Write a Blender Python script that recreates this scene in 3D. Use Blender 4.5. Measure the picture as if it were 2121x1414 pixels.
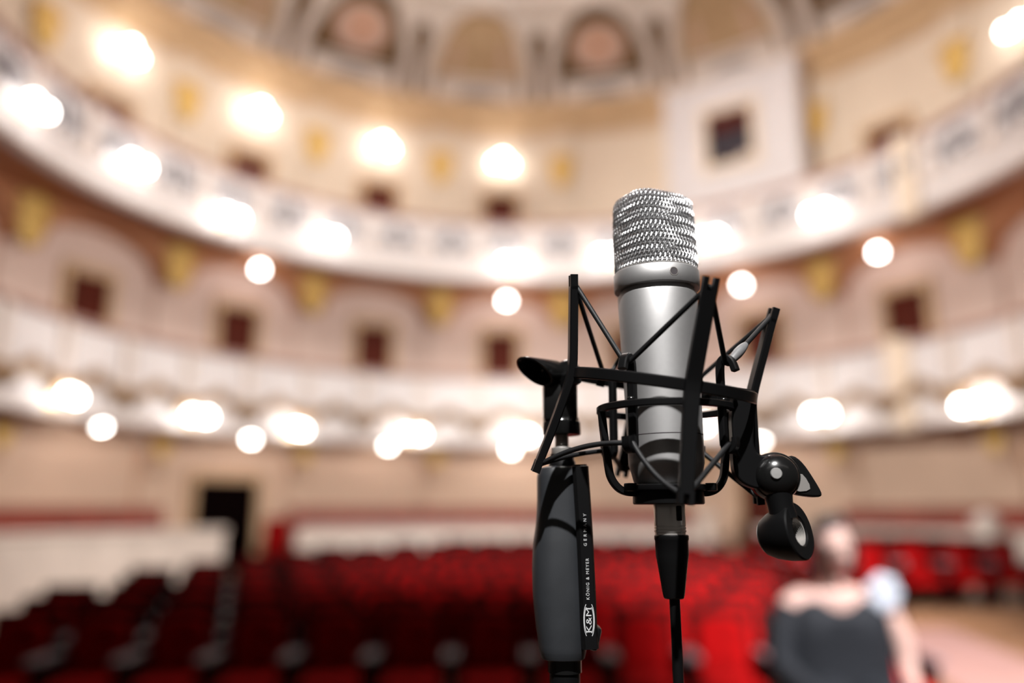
import bpy, bmesh, math, random
from mathutils import Vector, Matrix
random.seed(7)
for o in list(bpy.data.objects):
    bpy.data.objects.remove(o, do_unlink=True)
scene = bpy.context.scene
COL = scene.collection
pi = math.pi

# ------------------------------------------------------------------ camera
EYE = Vector((0.0, 0.0, 2.3))
cam_d = bpy.data.cameras.new('camera'); cam = bpy.data.objects.new('camera', cam_d); COL.objects.link(cam)
cam.location = EYE
cam.rotation_euler = (math.radians(90 + 12.1), 0, 0)
cam_d.sensor_width = 36.0; cam_d.lens = 28.0; cam_d.clip_start = 0.02; cam_d.clip_end = 200
cam_d.dof.use_dof = True; cam_d.dof.focus_distance = 0.468; cam_d.dof.aperture_fstop = 1.75
scene.camera = cam

# ------------------------------------------------------------------ world, light, exposure
w = bpy.data.worlds.new('world'); scene.world = w; w.use_nodes = True
w.node_tree.nodes['Background'].inputs[0].default_value = (1.0, 0.9, 0.82, 1)
w.node_tree.nodes['Background'].inputs[1].default_value = 0.04
vs = scene.view_settings
vs.view_transform = 'Standard'; vs.look = 'None'; vs.gamma = 1.0; vs.use_curve_mapping = False
vs.exposure = 0.4

def lamp(name, kind, loc, energy, col, target=None, **kw):
    d = bpy.data.lights.new(name, kind); d.energy = energy; d.color = col
    for k, v in kw.items(): setattr(d, k, v)
    o = bpy.data.objects.new(name, d); COL.objects.link(o); o.location = loc
    if target is not None:
        o.rotation_euler = (Vector(target) - Vector(loc)).to_track_quat('-Z', 'Y').to_euler()
    return o
# unseen main fill added high under the dome to brighten the hall
lamp('hall_fill', 'POINT', (0.4, 11.8, 13.6), 1450, (1.0, 0.95, 0.89), shadow_soft_size=1.1)
# stage spot over the microphone
lamp('stage_spot', 'SPOT', (-0.12, -1.60, 5.20), 1300, (1.0, 0.98, 0.96), (0.09, 0.48, 2.36), spot_size=math.radians(26), spot_blend=0.6, shadow_soft_size=0.04)
# stage spot thrown on the right half of the stalls
lamp('stalls_spot', 'SPOT', (4.2, 0.6, 9.2), 23000, (1.0, 0.95, 0.92), (4.0, 9.0, 0.9), spot_size=math.radians(38), spot_blend=0.8, shadow_soft_size=0.2)
# extra spot added to brighten the seated person
lamp('person_spot', 'SPOT', (2.6, -0.6, 6.4), 2700, (1.0, 0.95, 0.95), (1.34, 3.4, 1.9), spot_size=math.radians(16), spot_blend=0.6, shadow_soft_size=0.1)
# soft fill panel added above and behind the camera, unseen
lamp('stage_fill', 'AREA', (0.6, -3.6, 6.2), 25, (1.0, 0.93, 0.87), (0.4, 15.0, 6.0), shape='RECTANGLE', size=9.0, size_y=0.8)
# unseen fill spots added on each side to brighten the galleries
for fx in (-7.2, 7.8):
    lamp('gallery_fill', 'SPOT', (fx, 3.2, 5.0), 7000, (1.0, 0.93, 0.87), (0.4 - fx * .72, 18.5, 5.0), spot_size=math.radians(54), spot_blend=0.7, shadow_soft_size=0.5)
scene.cycles.max_bounces = 5; scene.cycles.diffuse_bounces = 3; scene.cycles.glossy_bounces = 2
scene.cycles.transmission_bounces = 0; scene.cycles.caustics_reflective = False; scene.cycles.caustics_refractive = False

# ------------------------------------------------------------------ materials
def mat(name, col, rough=0.6, metal=0.0, var=0.0, scale=5.0, bump=0.0, bscale=None, col2=None, coat=0.0, spec=0.5, emis=None, estr=0.0, wave=None, sheen=0.0):
    m = bpy.data.materials.new(name); m.use_nodes = True
    nt = m.node_tree; b = nt.nodes['Principled BSDF']
    b.inputs['Base Color'].default_value = (*col, 1); b.inputs['Roughness'].default_value = rough
    b.inputs['Metallic'].default_value = metal; b.inputs['Specular IOR Level'].default_value = spec
    if coat: b.inputs['Coat Weight'].default_value = coat; b.inputs['Coat Roughness'].default_value = 0.12
    if sheen: b.inputs['Sheen Weight'].default_value = sheen; b.inputs['Sheen Tint'].default_value = (*[min(1, c * 1.5 + .05) for c in col], 1)
    if emis: b.inputs['Emission Color'].default_value = (*emis, 1); b.inputs['Emission Strength'].default_value = estr
    tc = nt.nodes.new('ShaderNodeTexCoord')
    if var or col2:
        n = nt.nodes.new('ShaderNodeTexNoise'); n.inputs['Scale'].default_value = scale; n.inputs['Detail'].default_value = 5
        nt.links.new(tc.outputs['Object'], n.inputs['Vector'])
        r = nt.nodes.new('ShaderNodeValToRGB')
        c2 = col2 or tuple(c * (1 - var) for c in col)
        r.color_ramp.elements[0].position = 0.38; r.color_ramp.elements[1].position = 0.64
        r.color_ramp.elements[0].color = (*c2, 1); r.color_ramp.elements[1].color = (*col, 1)
        nt.links.new(n.outputs['Fac'], r.inputs['Fac']); nt.links.new(r.outputs['Color'], b.inputs['Base Color'])
    if bump:
        n2 = nt.nodes.new('ShaderNodeTexNoise'); n2.inputs['Scale'].default_value = bscale or scale * 6; n2.inputs['Detail'].default_value = 4
        nt.links.new(tc.outputs['Object'], n2.inputs['Vector'])
        bp = nt.nodes.new('ShaderNodeBump'); bp.inputs['Strength'].default_value = bump; bp.inputs['Distance'].default_value = 0.01
        nt.links.new(n2.outputs['Fac'], bp.inputs['Height']); nt.links.new(bp.outputs['Normal'], b.inputs['Normal'])
    return m
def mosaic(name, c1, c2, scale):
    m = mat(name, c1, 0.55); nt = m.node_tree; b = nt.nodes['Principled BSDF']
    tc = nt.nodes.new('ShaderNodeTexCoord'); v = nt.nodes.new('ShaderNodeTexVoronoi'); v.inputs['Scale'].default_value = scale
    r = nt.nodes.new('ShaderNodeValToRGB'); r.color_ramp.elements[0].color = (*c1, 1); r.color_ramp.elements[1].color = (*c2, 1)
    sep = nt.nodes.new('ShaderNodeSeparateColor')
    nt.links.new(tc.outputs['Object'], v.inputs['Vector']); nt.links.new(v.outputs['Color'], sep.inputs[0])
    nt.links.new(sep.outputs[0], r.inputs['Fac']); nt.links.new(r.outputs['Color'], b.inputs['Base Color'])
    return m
def planks(name, c1, c2, sx, sy):
    m = mat(name, c1, 0.45); nt = m.node_tree; b = nt.nodes['Principled BSDF']
    tc = nt.nodes.new('ShaderNodeTexCoord'); mp = nt.nodes.new('ShaderNodeMapping'); mp.inputs['Scale'].default_value = (sx, sy, 1)
    n = nt.nodes.new('ShaderNodeTexNoise'); n.inputs['Scale'].default_value = 3; n.inputs['Detail'].default_value = 6
    r = nt.nodes.new('ShaderNodeValToRGB'); r.color_ramp.elements[0].color = (*c2, 1); r.color_ramp.elements[1].color = (*c1, 1)
    r.color_ramp.elements[0].position = .3; r.color_ramp.elements[1].position = .7
    nt.links.new(tc.outputs['Object'], mp.inputs['Vector']); nt.links.new(mp.outputs['Vector'], n.inputs['Vector'])
    nt.links.new(n.outputs['Fac'], r.inputs['Fac']); nt.links.new(r.outputs['Color'], b.inputs['Base Color'])
    return m
M = {
 'cream': mat('cream_plaster', (0.80, 0.67, 0.53), 0.75, var=0.08, scale=0.7, bump=0.05, bscale=30),
 'pink': mat('pink_plaster', (0.78, 0.59, 0.51), 0.75, var=0.08, scale=0.8, bump=0.05, bscale=30),
 'peach': mat('peach_plaster', (0.82, 0.60, 0.45), 0.7, var=0.10, scale=0.6, bump=0.05, bscale=30),
 'soffit': mat('brown_soffit_low_light', (0.50, 0.22, 0.105), 0.7, var=0.12, scale=0.7),  # brown stands in for the low light under the balconies
 'white': mat('white_stucco', (0.73, 0.69, 0.685), 0.6, var=0.05, scale=1.5, bump=0.08, bscale=25),
 'offwhite': mat('offwhite_stucco', (0.80, 0.70, 0.63), 0.6, var=0.08, scale=2),
 'greige': mat('grey_relief_stucco', (0.33, 0.31, 0.32), 0.65, var=0.15, scale=4),
 'bronze_relief': mat('antique_gilt_relief', (0.33, 0.20, 0.10), 0.5, metal=0.2, var=0.25, scale=6),
 'gold': mat('gilding', (0.88, 0.58, 0.17), 0.5, metal=0.15, var=0.25, scale=9, bump=0.2, bscale=20),
 'tan': mat('tan_moulding', (0.66, 0.45, 0.26), 0.65, var=0.12, scale=2),
 'rail': mat('brown_velvet_rail', (0.42, 0.25, 0.20), 0.8, var=0.1, scale=6),
 'marble': mat('pale_marble', (0.80, 0.71, 0.64), 0.35, var=0.12, scale=1.6),
 'ceiling': mat('rose_ceiling_paint', (0.66, 0.44, 0.41), 0.8, var=0.10, scale=0.5),
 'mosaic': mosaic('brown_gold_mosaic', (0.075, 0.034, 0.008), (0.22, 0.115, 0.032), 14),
 'mosaic2': mosaic('tan_mosaic', (0.44, 0.28, 0.15), (0.60, 0.42, 0.25), 9),
 'medallion': mat('pink_medallion', (0.70, 0.46, 0.36), 0.6, var=0.1, scale=3),
 'orange': mat('orange_rosette', (0.72, 0.30, 0.12), 0.6, var=0.2, scale=6),
 'door': mat('dark_red_door_wood', (0.12, 0.020, 0.010), 0.7, var=0.3, scale=3, spec=0.15),
 'dark': mat('unlit_dark', (0.004, 0.002, 0.002), 0.95, spec=0.0),  # near-black colour stands in for the unlit depth of an open doorway
 'glass': mat('dark_window_glass', (0.03, 0.03, 0.04), 0.15),
 'velvet': mat('red_velvet', (0.23, 0.0012, 0.0018), 0.9, var=0.4, scale=5, spec=0.06, bump=0.1, bscale=60),
 'bench': mat('red_brown_leather', (0.36, 0.07, 0.045), 0.55, var=0.2, scale=2),
 'seatwood': mat('dark_seat_shell', (0.020, 0.003, 0.003), 0.9, var=0.2, scale=6, spec=0.04),
 'arm': mat('pale_lacquered_armrest', (0.13, 0.105, 0.12), 0.35, coat=0.3, var=0.1, scale=9),
 'floor': planks('oak_floor', (0.20, 0.105, 0.055), (0.14, 0.07, 0.035), 6, 0.4),
 'carpet': mat('dusty_rose_carpet', (0.24, 0.13, 0.115), 0.9, var=0.12, scale=3),
 'stage': planks('stage_boards', (0.10, 0.06, 0.04), (0.06, 0.035, 0.022), 9, 0.4),
 'brass': mat('brass', (0.78, 0.56, 0.25), 0.3, metal=1.0, var=0.1, scale=12),
 'globe': mat('opal_globe', (1, 0.97, 0.92), 0.3, emis=(1.0, 0.965, 0.92), estr=24.0),
 # foreground
 'nickel': mat('satin_nickel', (0.40, 0.395, 0.395), 0.52, metal=0.92, var=0.03, scale=300),
 'mesh': mat('steel_wire', (0.78, 0.78, 0.79), 0.34, metal=1.0),
 'meshcore': mat('fine_steel_gauze', (0.34, 0.34, 0.35), 0.4, metal=0.8, bump=0.8, bscale=1500),
 'black': mat('black_plastic', (0.003, 0.003, 0.0032), 0.34, spec=0.16),
 'gloss': mat('glossy_black_plastic', (0.004, 0.004, 0.004), 0.2, spec=0.4),
 'rubber': mat('dark_grey_rubber', (0.016, 0.0175, 0.020), 0.42, var=0.15, scale=60, bump=0.02, bscale=1500),
 'cord': mat('black_elastic_cord', (0.005, 0.005, 0.0055), 0.5, spec=0.22, bump=0.12, bscale=3500),
 'sleeve': mat('grey_heat_shrink', (0.11, 0.11, 0.113), 0.5, var=0.15, scale=200),
 'steel': mat('bright_steel', (0.66, 0.63, 0.60), 0.3, metal=0.85),
 'pin': mat('dull_steel_pin', (0.25, 0.245, 0.24), 0.45, metal=0.6),
 'print': mat('white_print', (0.34, 0.345, 0.35), 0.6),
 'hole': mat('dark_recess', (0.045, 0.04, 0.042), 0.6, spec=0.1),
 # people
 'skin': mat('skin', (0.78, 0.52, 0.45), 0.5, var=0.06, scale=14),
 'dress': mat('charcoal_knit', (0.012, 0.0155, 0.022), 0.8, var=0.15, scale=30),
 'hair': mat('dark_hair', (0.018, 0.013, 0.014), 0.5, var=0.2, scale=40),
 'ribbon': mat('pale_blue_ribbon', (0.66, 0.72, 0.82), 0.35, var=0.1, scale=20),
 'lips': mat('lips', (0.55, 0.16, 0.15), 0.45),
}

# ------------------------------------------------------------------ mesh helpers
class MB:
    def __init__(s): s.v = []; s.f = []
    def add(s, vs_, fs):
        n = len(s.v); s.v += [tuple(p) for p in vs_]; s.f += [tuple(i + n for i in f) for f in fs]; return s
    def box(s, c, d, rot=None):
        c = Vector(c); x, y, z = d[0] / 2, d[1] / 2, d[2] / 2
        P = [Vector((a * x, b * y, e * z)) for e in (-1, 1) for b in (-1, 1) for a in (-1, 1)]
        if rot is not None: P = [rot @ p for p in P]
        return s.add([c + p for p in P], [(0, 2, 3, 1), (4, 5, 7, 6), (0, 1, 5, 4), (2, 6, 7, 3), (0, 4, 6, 2), (1, 3, 7, 5)])
    def rbox(s, c, d, r, rot=None, seg=2):
        bm = bmesh.new(); bmesh.ops.create_cube(bm, size=1); bmesh.ops.scale(bm, vec=d, verts=bm.verts)
        bmesh.ops.bevel(bm, geom=bm.edges[:], offset=r, segments=seg, profile=0.5, affect='EDGES')
        bm.verts.index_update(); P = [v.co.copy() for v in bm.verts]; F = [[v.index for v in f.verts] for f in bm.faces]; bm.free()
        if rot is not None: P = [rot @ p for p in P]
        return s.add([Vector(c) + p for p in P], F)
    def sweep(s, path, prof, up=None, closed=False, cap=True, scales=None):
        """prof: 2-D points in the (side, up) plane; up: fixed up vector or None for transported frames"""
        path = [Vector(p) for p in path]; n = len(path); m = len(prof); V = []; u = None
        for i, p in enumerate(path):
            a = path[i - 1] if (i > 0 or closed) else p
            b = path[(i + 1) % n] if (i < n - 1 or closed) else p
            t = (b - a).normalized()
            if callable(up): uu = up(i, p)
            elif up is not None: uu = Vector(up)
            elif u is None: uu = Vector((0, 0, 1)) if abs(t.z) < 0.9 else Vector((0, 1, 0))
            else: uu = u
            sd = t.cross(uu)
            if sd.length < 1e-6: sd = t.orthogonal()
            sd.normalize(); u = sd.cross(t).normalized()
            k = scales[i] if scales else 1.0
            V += [p + sd * (q[0] * k) + u * (q[1] * k) for q in prof]
        F = []
        for i in range(n if closed else n - 1):
            j = (i + 1) % n
            F += [(i * m + k, i * m + (k + 1) % m, j * m + (k + 1) % m, j * m + k) for k in range(m)]
        if cap and not closed: F += [tuple(range(m - 1, -1, -1)), tuple((n - 1) * m + k for k in range(m))]
        return s.add(V, F)
    def tube(s, path, r, sides=8, closed=False, cap=True, scales=None, up=None):
        return s.sweep(path, [(r * math.cos(2 * pi * k / sides), r * math.sin(2 * pi * k / sides)) for k in range(sides)], up=up, closed=closed, cap=cap, scales=scales)
    def lathe(s, prof, c=(0, 0, 0), axis=(0, 0, 1), sides=32, cap=True):
        c = Vector(c); q = Vector((0, 0, 1)).rotation_difference(Vector(axis).normalized()); V = []
        for r, z in prof:
            V += [c + q @ Vector((r * math.cos(2 * pi * k / sides), r * math.sin(2 * pi * k / sides), z)) for k in range(sides)]
        F = []
        for i in range(len(prof) - 1):
            F += [(i * sides + k, i * sides + (k + 1) % sides, (i + 1) * sides + (k + 1) % sides, (i + 1) * sides + k) for k in range(sides)]
        if cap:
            F += [tuple(range(sides - 1, -1, -1)), tuple((len(prof) - 1) * sides + k for k in range(sides))]
        return s.add(V, F)
    def grid(s, rows, closed=False):
        n = len(rows[0]); F = []
        for i in range(len(rows) - 1):
            for k in range(n if closed else n - 1):
                k2 = (k + 1) % n
                F.append((i * n + k, i * n + k2, (i + 1) * n + k2, (i + 1) * n + k))
        return s.add([p for r in rows for p in r], F)
    def sphere(s, c, r, su=16, sv=10, sc=(1, 1, 1)):
        rows = []
        for i in range(sv + 1):
            a = pi * i / sv
            rows.append([Vector(c) + Vector((r * sc[0] * math.sin(a) * math.cos(2 * pi * k / su), r * sc[1] * math.sin(a) * math.sin(2 * pi * k / su), r * sc[2] * math.cos(a))) for k in range(su)])
        return s.grid(rows, True)
    def mesh(s, name, smooth=35, fix=True):
        me = bpy.data.meshes.new(name); me.from_pydata(s.v, [], s.f); me.update()
        if fix:
            bm = bmesh.new(); bm.from_mesh(me); bmesh.ops.recalc_face_normals(bm, faces=bm.faces[:]); bm.to_mesh(me); bm.free()
        if smooth:
            me.polygons.foreach_set('use_smooth', [True] * len(me.polygons))
            me.set_sharp_from_angle(angle=math.radians(smooth))
        return me
    def build(s, name, m, parent=None, smooth=35, fix=True, kind=None):
        me = s.mesh(name, smooth, fix)
        if m: me.materials.append(M[m] if isinstance(m, str) else m)
        return link(name, me, parent, kind)
def link(name, me, parent=None, kind=None):
    o = bpy.data.objects.new(name, me); COL.objects.link(o)
    if parent is not None: o.parent = parent
    if kind: o['kind'] = kind
    return o
def tag(o, label, cat=None, group=None, kind=None):
    o['label'] = label
    if cat: o['category'] = cat
    if group: o['group'] = group
    if kind: o['kind'] = kind
    return o
def empty(name, loc=(0, 0, 0), rz=0.0):
    o = bpy.data.objects.new(name, None); COL.objects.link(o); o.location = loc; o.rotation_euler = (0, 0, rz); o.empty_display_size = 0.05
    return o
def copy_tree(o, parent=None):
    c = o.copy(); COL.objects.link(c)
    if parent is not None: c.parent = parent
    for ch in o.children: copy_tree(ch, c)
    return c
ORD = ['first', 'second', 'third', 'fourth', 'fifth', 'sixth', 'seventh', 'eighth', 'ninth', 'tenth', 'eleventh', 'twelfth', 'thirteenth', 'fourteenth', 'fifteenth', 'sixteenth', 'seventeenth', 'eighteenth', 'nineteenth', 'twentieth']

# ------------------------------------------------------------------ the hall: a round horseshoe about (CX, CY)
CX, CY = 0.4, 11.8
BAY = 19.3; BAY0 = -3.8
RW = 11.2          # rear wall radius
RB = 8.6           # balcony front radius
def P(th, R, z):
    a = math.radians(th); return Vector((CX + R * math.sin(a), CY + R * math.cos(a), z))
def arc_solid(mb, prof, th0, th1, step=2.0, cap=True):
    n = max(1, int(abs(th1 - th0) / step + 0.999)); rows = []
    for i in range(n + 1):
        t = th0 + (th1 - th0) * i / n
        rows.append([P(t, R, z) for R, z in prof])
    m = len(prof); base = len(mb.v)
    mb.grid(rows, True)
    if cap: mb.f += [tuple(base + k for k in range(m)), tuple(base + n * m + k for k in range(m - 1, -1, -1))]
    return mb
def rect(R0, R1, z0, z1): return [(R0, z0), (R1, z0), (R1, z1), (R0, z1)]
T0, T1 = -112, 100

def wall(name, prof, m, label):
    o = arc_solid(MB(), prof, T0, T1).build(name, m); return tag(o, label, kind='structure')
wall_ground = wall('wall_ground', rect(RW, RW + .35, 0.3, 4.2), 'peach', 'peach curved rear wall of the ground floor under the lower balcony')
wall_middle = wall('wall_middle', rect(RW, RW + .35, 4.2, 8.6), 'pink', 'pink curved wall behind the lower balcony')
wall_upper = wall('wall_upper', rect(RW, RW + .35, 8.6, 14.3), 'cream', 'cream curved wall behind the upper balcony')
# cornice above the upper wall
o = arc_solid(MB(), [(RW + .2, 13.75), (RW - .12, 13.75), (RW - .16, 13.95), (RW - .34, 14.1), (RW - .38, 14.3), (RW - .62, 14.42), (RW - .66, 14.62), (RW + .2, 14.62)], T0, T1).build('trim_1', 'tan', smooth=25)
tag(o, 'tan moulded cornice between the cream wall and the coved ceiling', kind='structure')

# --- coved ceiling
CZ0, CZ1, CR1 = 14.6, 16.7, 8.35
def cove(th, s, off=0.0):
    a = s * pi / 2
    R = RW + .05 - (RW + .05 - CR1) * (1 - math.cos(a)); z = CZ0 + (CZ1 - CZ0) * math.sin(a)
    nR, nz = -math.cos(a) * (CZ1 - CZ0), -math.sin(a) * (RW - CR1); L = math.hypot(nR, nz)
    return P(th, R + nR / L * off, z + nz / L * off)
mb = MB(); mb.grid([[cove(t, i / 14) for i in range(15)] for t in [T0 + k * 2 for k in range(int((T1 - T0) / 2) + 1)]])
cove_o = mb.build('ceiling_cove', 'offwhite'); tag(cove_o, 'off-white coved ceiling band with arched mosaic panels above the cornice', kind='structure')
mb = MB(); rows = []
for R, z in [(CR1 + .05, CZ1), (CR1 - .5, CZ1 + .05), (6, CZ1 + .9), (4, CZ1 + 1.5), (2, CZ1 + 1.8), (0.05, CZ1 + 1.9)]:
    rows.append([P(t, R, z) for t in range(-180, 180, 6)])
mb.grid(rows, True)
tag(mb.build('ceiling', 'ceiling'), 'rose painted shallow dome ceiling over the hall', kind='structure')
o = arc_solid(MB(), [(CR1 + .12, CZ1 - .16), (CR1 - .08, CZ1 - .1), (CR1 - .2, CZ1 + .1), (CR1 + .12, CZ1 + .1)], T0, T1).build('trim_2', 'offwhite')
tag(o, 'off-white moulding round the edge of the rose ceiling', kind='structure')
CB0, CB = -28.0, 20.3
def cove_patch(mb, thc, half, s0, s1, off, n=10, m=8):
    mb.grid([[cove(thc + half(q) * (2 * k / m - 1), s0 + (s1 - s0) * q, off) for k in range(m + 1)] for q in [i / n for i in range(n + 1)]])
for k in range(-3, 6):
    thc = CB0 + CB * k
    if not -85 < thc < 85: continue
    med = (k % 2 == 0)
    # arched frame rib
    path = []
    for i in range(33):
        a = pi * i / 32
        path.append(cove(thc - math.cos(a) * 8.5, 0.02 + 0.92 * math.sin(a) ** 0.62, 0.05))
    rib = MB().tube(path, 0.2, 8).build('arch_rib', 'offwhite', cove_o)
    archw = lambda q, W=7.2: W * math.sqrt(max(0.02, 1 - max(0, (q - .5) / .58) ** 2.4))
    pb = MB(); cove_patch(pb, thc, archw, 0.25, 0.84, 0.05); pn = pb.build('arch_panel', 'mosaic' if med else 'mosaic2', cove_o)
    pb = MB(); cove_patch(pb, thc, lambda q: 6.2, 0.27, 0.305, 0.12, 2); pb.build('panel_sill', 'offwhite', pn)
    sb = MB(); cove_patch(sb, thc, lambda q: 4.0 * math.sqrt(max(0.05, 1 - q * q)), 0.07, 0.2, 0.03, 5); sb.build('lunette', 'greige', cove_o)
    if med:
        pb = MB(); cove_patch(pb, thc, lambda q: 4.6 * (max(0.05, math.sin(pi * q))) ** .4, 0.36, 0.74, 0.12); pb.build('medallion', 'medallion', pn)
        pb = MB(); cove_patch(pb, thc, lambda q: 1.3 * math.sin(pi * max(.03, min(.97, q))) ** .5, 0.52, 0.62, 0.17, 6, 4); pb.build('rosette', 'orange', pn)
    else:
        for s in (-1, 1):
            pb = MB(); cove_patch(pb, thc + s * 4.1, lambda q: 0.45, 0.33, 0.6, 0.1, 5, 2); pb.build('pilaster_strip', 'medallion', pn)
    # dark lens-shaped panel between the arches
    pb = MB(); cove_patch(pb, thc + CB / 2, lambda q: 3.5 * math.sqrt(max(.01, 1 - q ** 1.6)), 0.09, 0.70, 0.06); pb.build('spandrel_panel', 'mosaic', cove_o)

# --- soffits and gallery floors
def slab(name, z0, z1, m, label, R0=RB):
    return tag(arc_solid(MB(), rect(R0, RW + .2, z0, z1), T0, T1).build(name, m), label, kind='structure')
slab('ceiling_lower_gallery', 4.30, 4.55, 'soffit', 'soffit coloured brown for low light under the lower balcony', RB + .15)
slab('ceiling_upper_gallery', 8.60, 8.80, 'soffit', 'soffit coloured brown for low light under the upper balcony', RB + .15)
slab('floor_lower_gallery', 4.55, 4.70, 'carpet', 'carpeted floor of the lower balcony', RB + .1)
slab('floor_upper_gallery', 8.80, 8.95, 'carpet', 'carpeted floor of the upper balcony', RB + .1)

# --- balconies
def balcony(name, zb, zt, label, relief, low):
    b = arc_solid(MB(), [(RB, zb + .12), (RB + .04, zb), (RB + .22, zb), (RB + .22, zt - .1), (RB + .05, zt - .1)], T0, T1).build(name, 'white')
    tag(b, label, kind='structure')
    arc_solid(MB(), [(RB + .28, zt - .1), (RB - .06, zt - .1), (RB - .1, zt - .05), (RB - .08, zt), (RB + .26, zt)], T0, T1).build('top_rail', 'rail', b)
    zmid = zb + (0.50 if not low else 0.62)
    arc_solid(MB(), [(RB + .1, zmid - .05), (RB - .07, zmid - .04), (RB - .09, zmid), (RB - .04, zmid + .05), (RB + .1, zmid + .05)], T0, T1).build('string_course', 'offwhite', b)
    arc_solid(MB(), [(RB + .1, zb), (RB - .05, zb + .02), (RB - .07, zb + .09), (RB + .1, zb + .13)], T0, T1).build('bottom_moulding', 'offwhite', b)
    n = 0
    th = BAY0 - 5 * BAY
    while th < 95:
        half = BAY / 2
        for c in (th, th + half):
            if not -100 < c < 92: continue
            # raised panel with grey or gilt relief
            z0, z1 = zmid + .12, zt - .2
            arc_solid(MB(), rect(RB - .03, RB + .05, z0, z1), c - 3.6, c + 3.6, 1.2).build('panel', 'white', b)
            pil = arc_solid(MB(), rect(RB - .08, RB + .05, zmid - .02, zt - .1), c + half / 2 - .55, c + half / 2 + .55, 1.2).build('pier', 'offwhite', b)
            zc = (z0 + z1) / 2; hh = (z1 - z0)
            rel = MB()
            if not low:
                # oval cartouche with scrolls either side
                rel.tube([P(c + 0.9 * math.cos(a), RB - .05, zc + hh * .32 * math.sin(a)) for a in [2 * pi * i / 20 for i in range(20)]], 0.06, 6, closed=True)
                for s in (-1, 1):
                    rel.tube([P(c + s * (1.0 + 0.22 * i), RB - .05, zc - hh * .1 + hh * .24 * math.sin(i * .75)) for i in range(11)], 0.10, 6, scales=[1.2 - .08 * i for i in range(11)])
                    rel.tube([P(c + s * (2.2 + .42 * math.cos(i * .5) * (1 - i / 18)), RB - .05, zc - hh * .15 + .22 * math.sin(i * .5) * (1 - i / 18)) for i in range(15)], 0.035, 6)
            else:
                # swag hanging in an arch above the lamps
                rel.tube([P(c + 3.6 * q, RB - .06, z0 + .06 - .34 * abs(q) ** 1.6) for q in [i / 12 - 1 for i in range(25)]], 0.12, 6, scales=[.6 + .5 * math.sin(pi * i / 24) for i in range(25)])
                for s in (-1, 1):
                    rel.tube([P(c + s * 3.7, RB - .06, z0 - .02 - .06 * i) for i in range(8)], 0.17, 6, scales=[.5, .9, 1.1, 1.1, 1.0, .85, .6, .3])
                rel.sphere(P(c, RB - .05, z0 + .12), .12, 10, 6, (1.4, 1, .8))
            rel.build('relief', relief, b)
        th += BAY
    return b
bal_up = balcony('balcony_upper', 8.3, 9.95, 'curved white upper balcony front with grey relief panels', 'greige', False)
bal_low = balcony('balcony_lower', 3.95, 5.75, 'curved white lower balcony front with gilt swags', 'bronze_relief', True)
# cream piers that break the balcony fronts on the right
for b, z0, z1, th in ((bal_up, 8.2, 9.98, 65.2), (bal_low, 3.9, 5.78, 61.2)):
    arc_solid(MB(), [(RB + .2, z0), (RB - .14, z0), (RB - .16, z0 + .2), (RB - .12, z0 + .25), (RB - .12, z1 - .15), (RB - .17, z1 - .1), (RB - .17, z1), (RB + .2, z1)], th - 1.6, th + 1.6, 1).build('section_pier', 'cream', b)

# --- pilasters with gilt cartouches, arches under the soffit
def cartouche(mb, th, R, z, s=1.0):
    c = P(th, R, z); a = math.radians(th); rot = Matrix.Rotation(-a, 3, 'Z')
    loc = lambda x, y, zz: c + rot @ Vector((x * s, y * s, zz * s))
    # shield
    rows = []
    for i in range(9):
        q = i / 8; wd = 0.34 * (math.sin(pi * (0.18 + 0.74 * (1 - q))) ** .6) * (0.55 + .45 * (1 - (1 - q) * .35))
        rows.append([loc(wd * math.cos(b), -.05 - .14 * max(0, math.sin(b)) , -.48 + .96 * q) for b in [pi * k / 10 for k in range(11)]])
    mb.grid(rows)
    for sg in (-1, 1):
        mb.tube([loc(sg * (.2 + .2 * math.cos(i * .55) * (1 - i / 16)), -.1, .36 + .2 * math.sin(i * .55) * (1 - i / 16)) for i in range(12)], .05 * s, 6)
        mb.tube([loc(sg * (.3 - .02 * i), -.08, .2 - .075 * i) for i in range(9)], .055 * s, 6, scales=[1.2 - .1 * i for i in range(9)])
    mb.sphere(loc(0, -.12, .5), .12 * s, 8, 6)
PIL = [BAY0 + BAY * (k + .5) for k in range(-5, 5)]
for th in PIL:
    if not -95 < th < 92: continue
    for wl, z0, z1, zc, m in ((wall_upper, 8.95, 13.75, 12.45, 'cream'), (wall_middle, 4.7, 8.6, 7.98, 'pink'), (wall_ground, 1.0, 4.3, 3.85, 'peach')):
        pl = arc_solid(MB(), rect(RW - .14, RW + .05, z0, z1), th - 1.55, th + 1.55, 1.6)
        arc_solid(pl, rect(RW - .2, RW + .05, z0, z0 + .35), th - 1.8, th + 1.8, 1.8)
        arc_solid(pl, rect(RW - .2, RW + .05, z1 - .12, z1), th - 1.8, th + 1.8, 1.8)
        if zc < 9: arc_solid(pl, [(RW + .05, z1 - 1.3), (RW - .16, z1 - 1.2), (RW - .48, z1 - .7), (RW - .5, z1), (RW + .05, z1)], th - 1.4, th + 1.4, 1.4)
        po = pl.build('pilaster', m, wl)
        cb = MB(); cartouche(cb, th, RW - (.14 if zc > 9 else .5), zc, 1.0 if zc > 4 else .75); cb.build('cartouche', 'gold', po)
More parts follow.
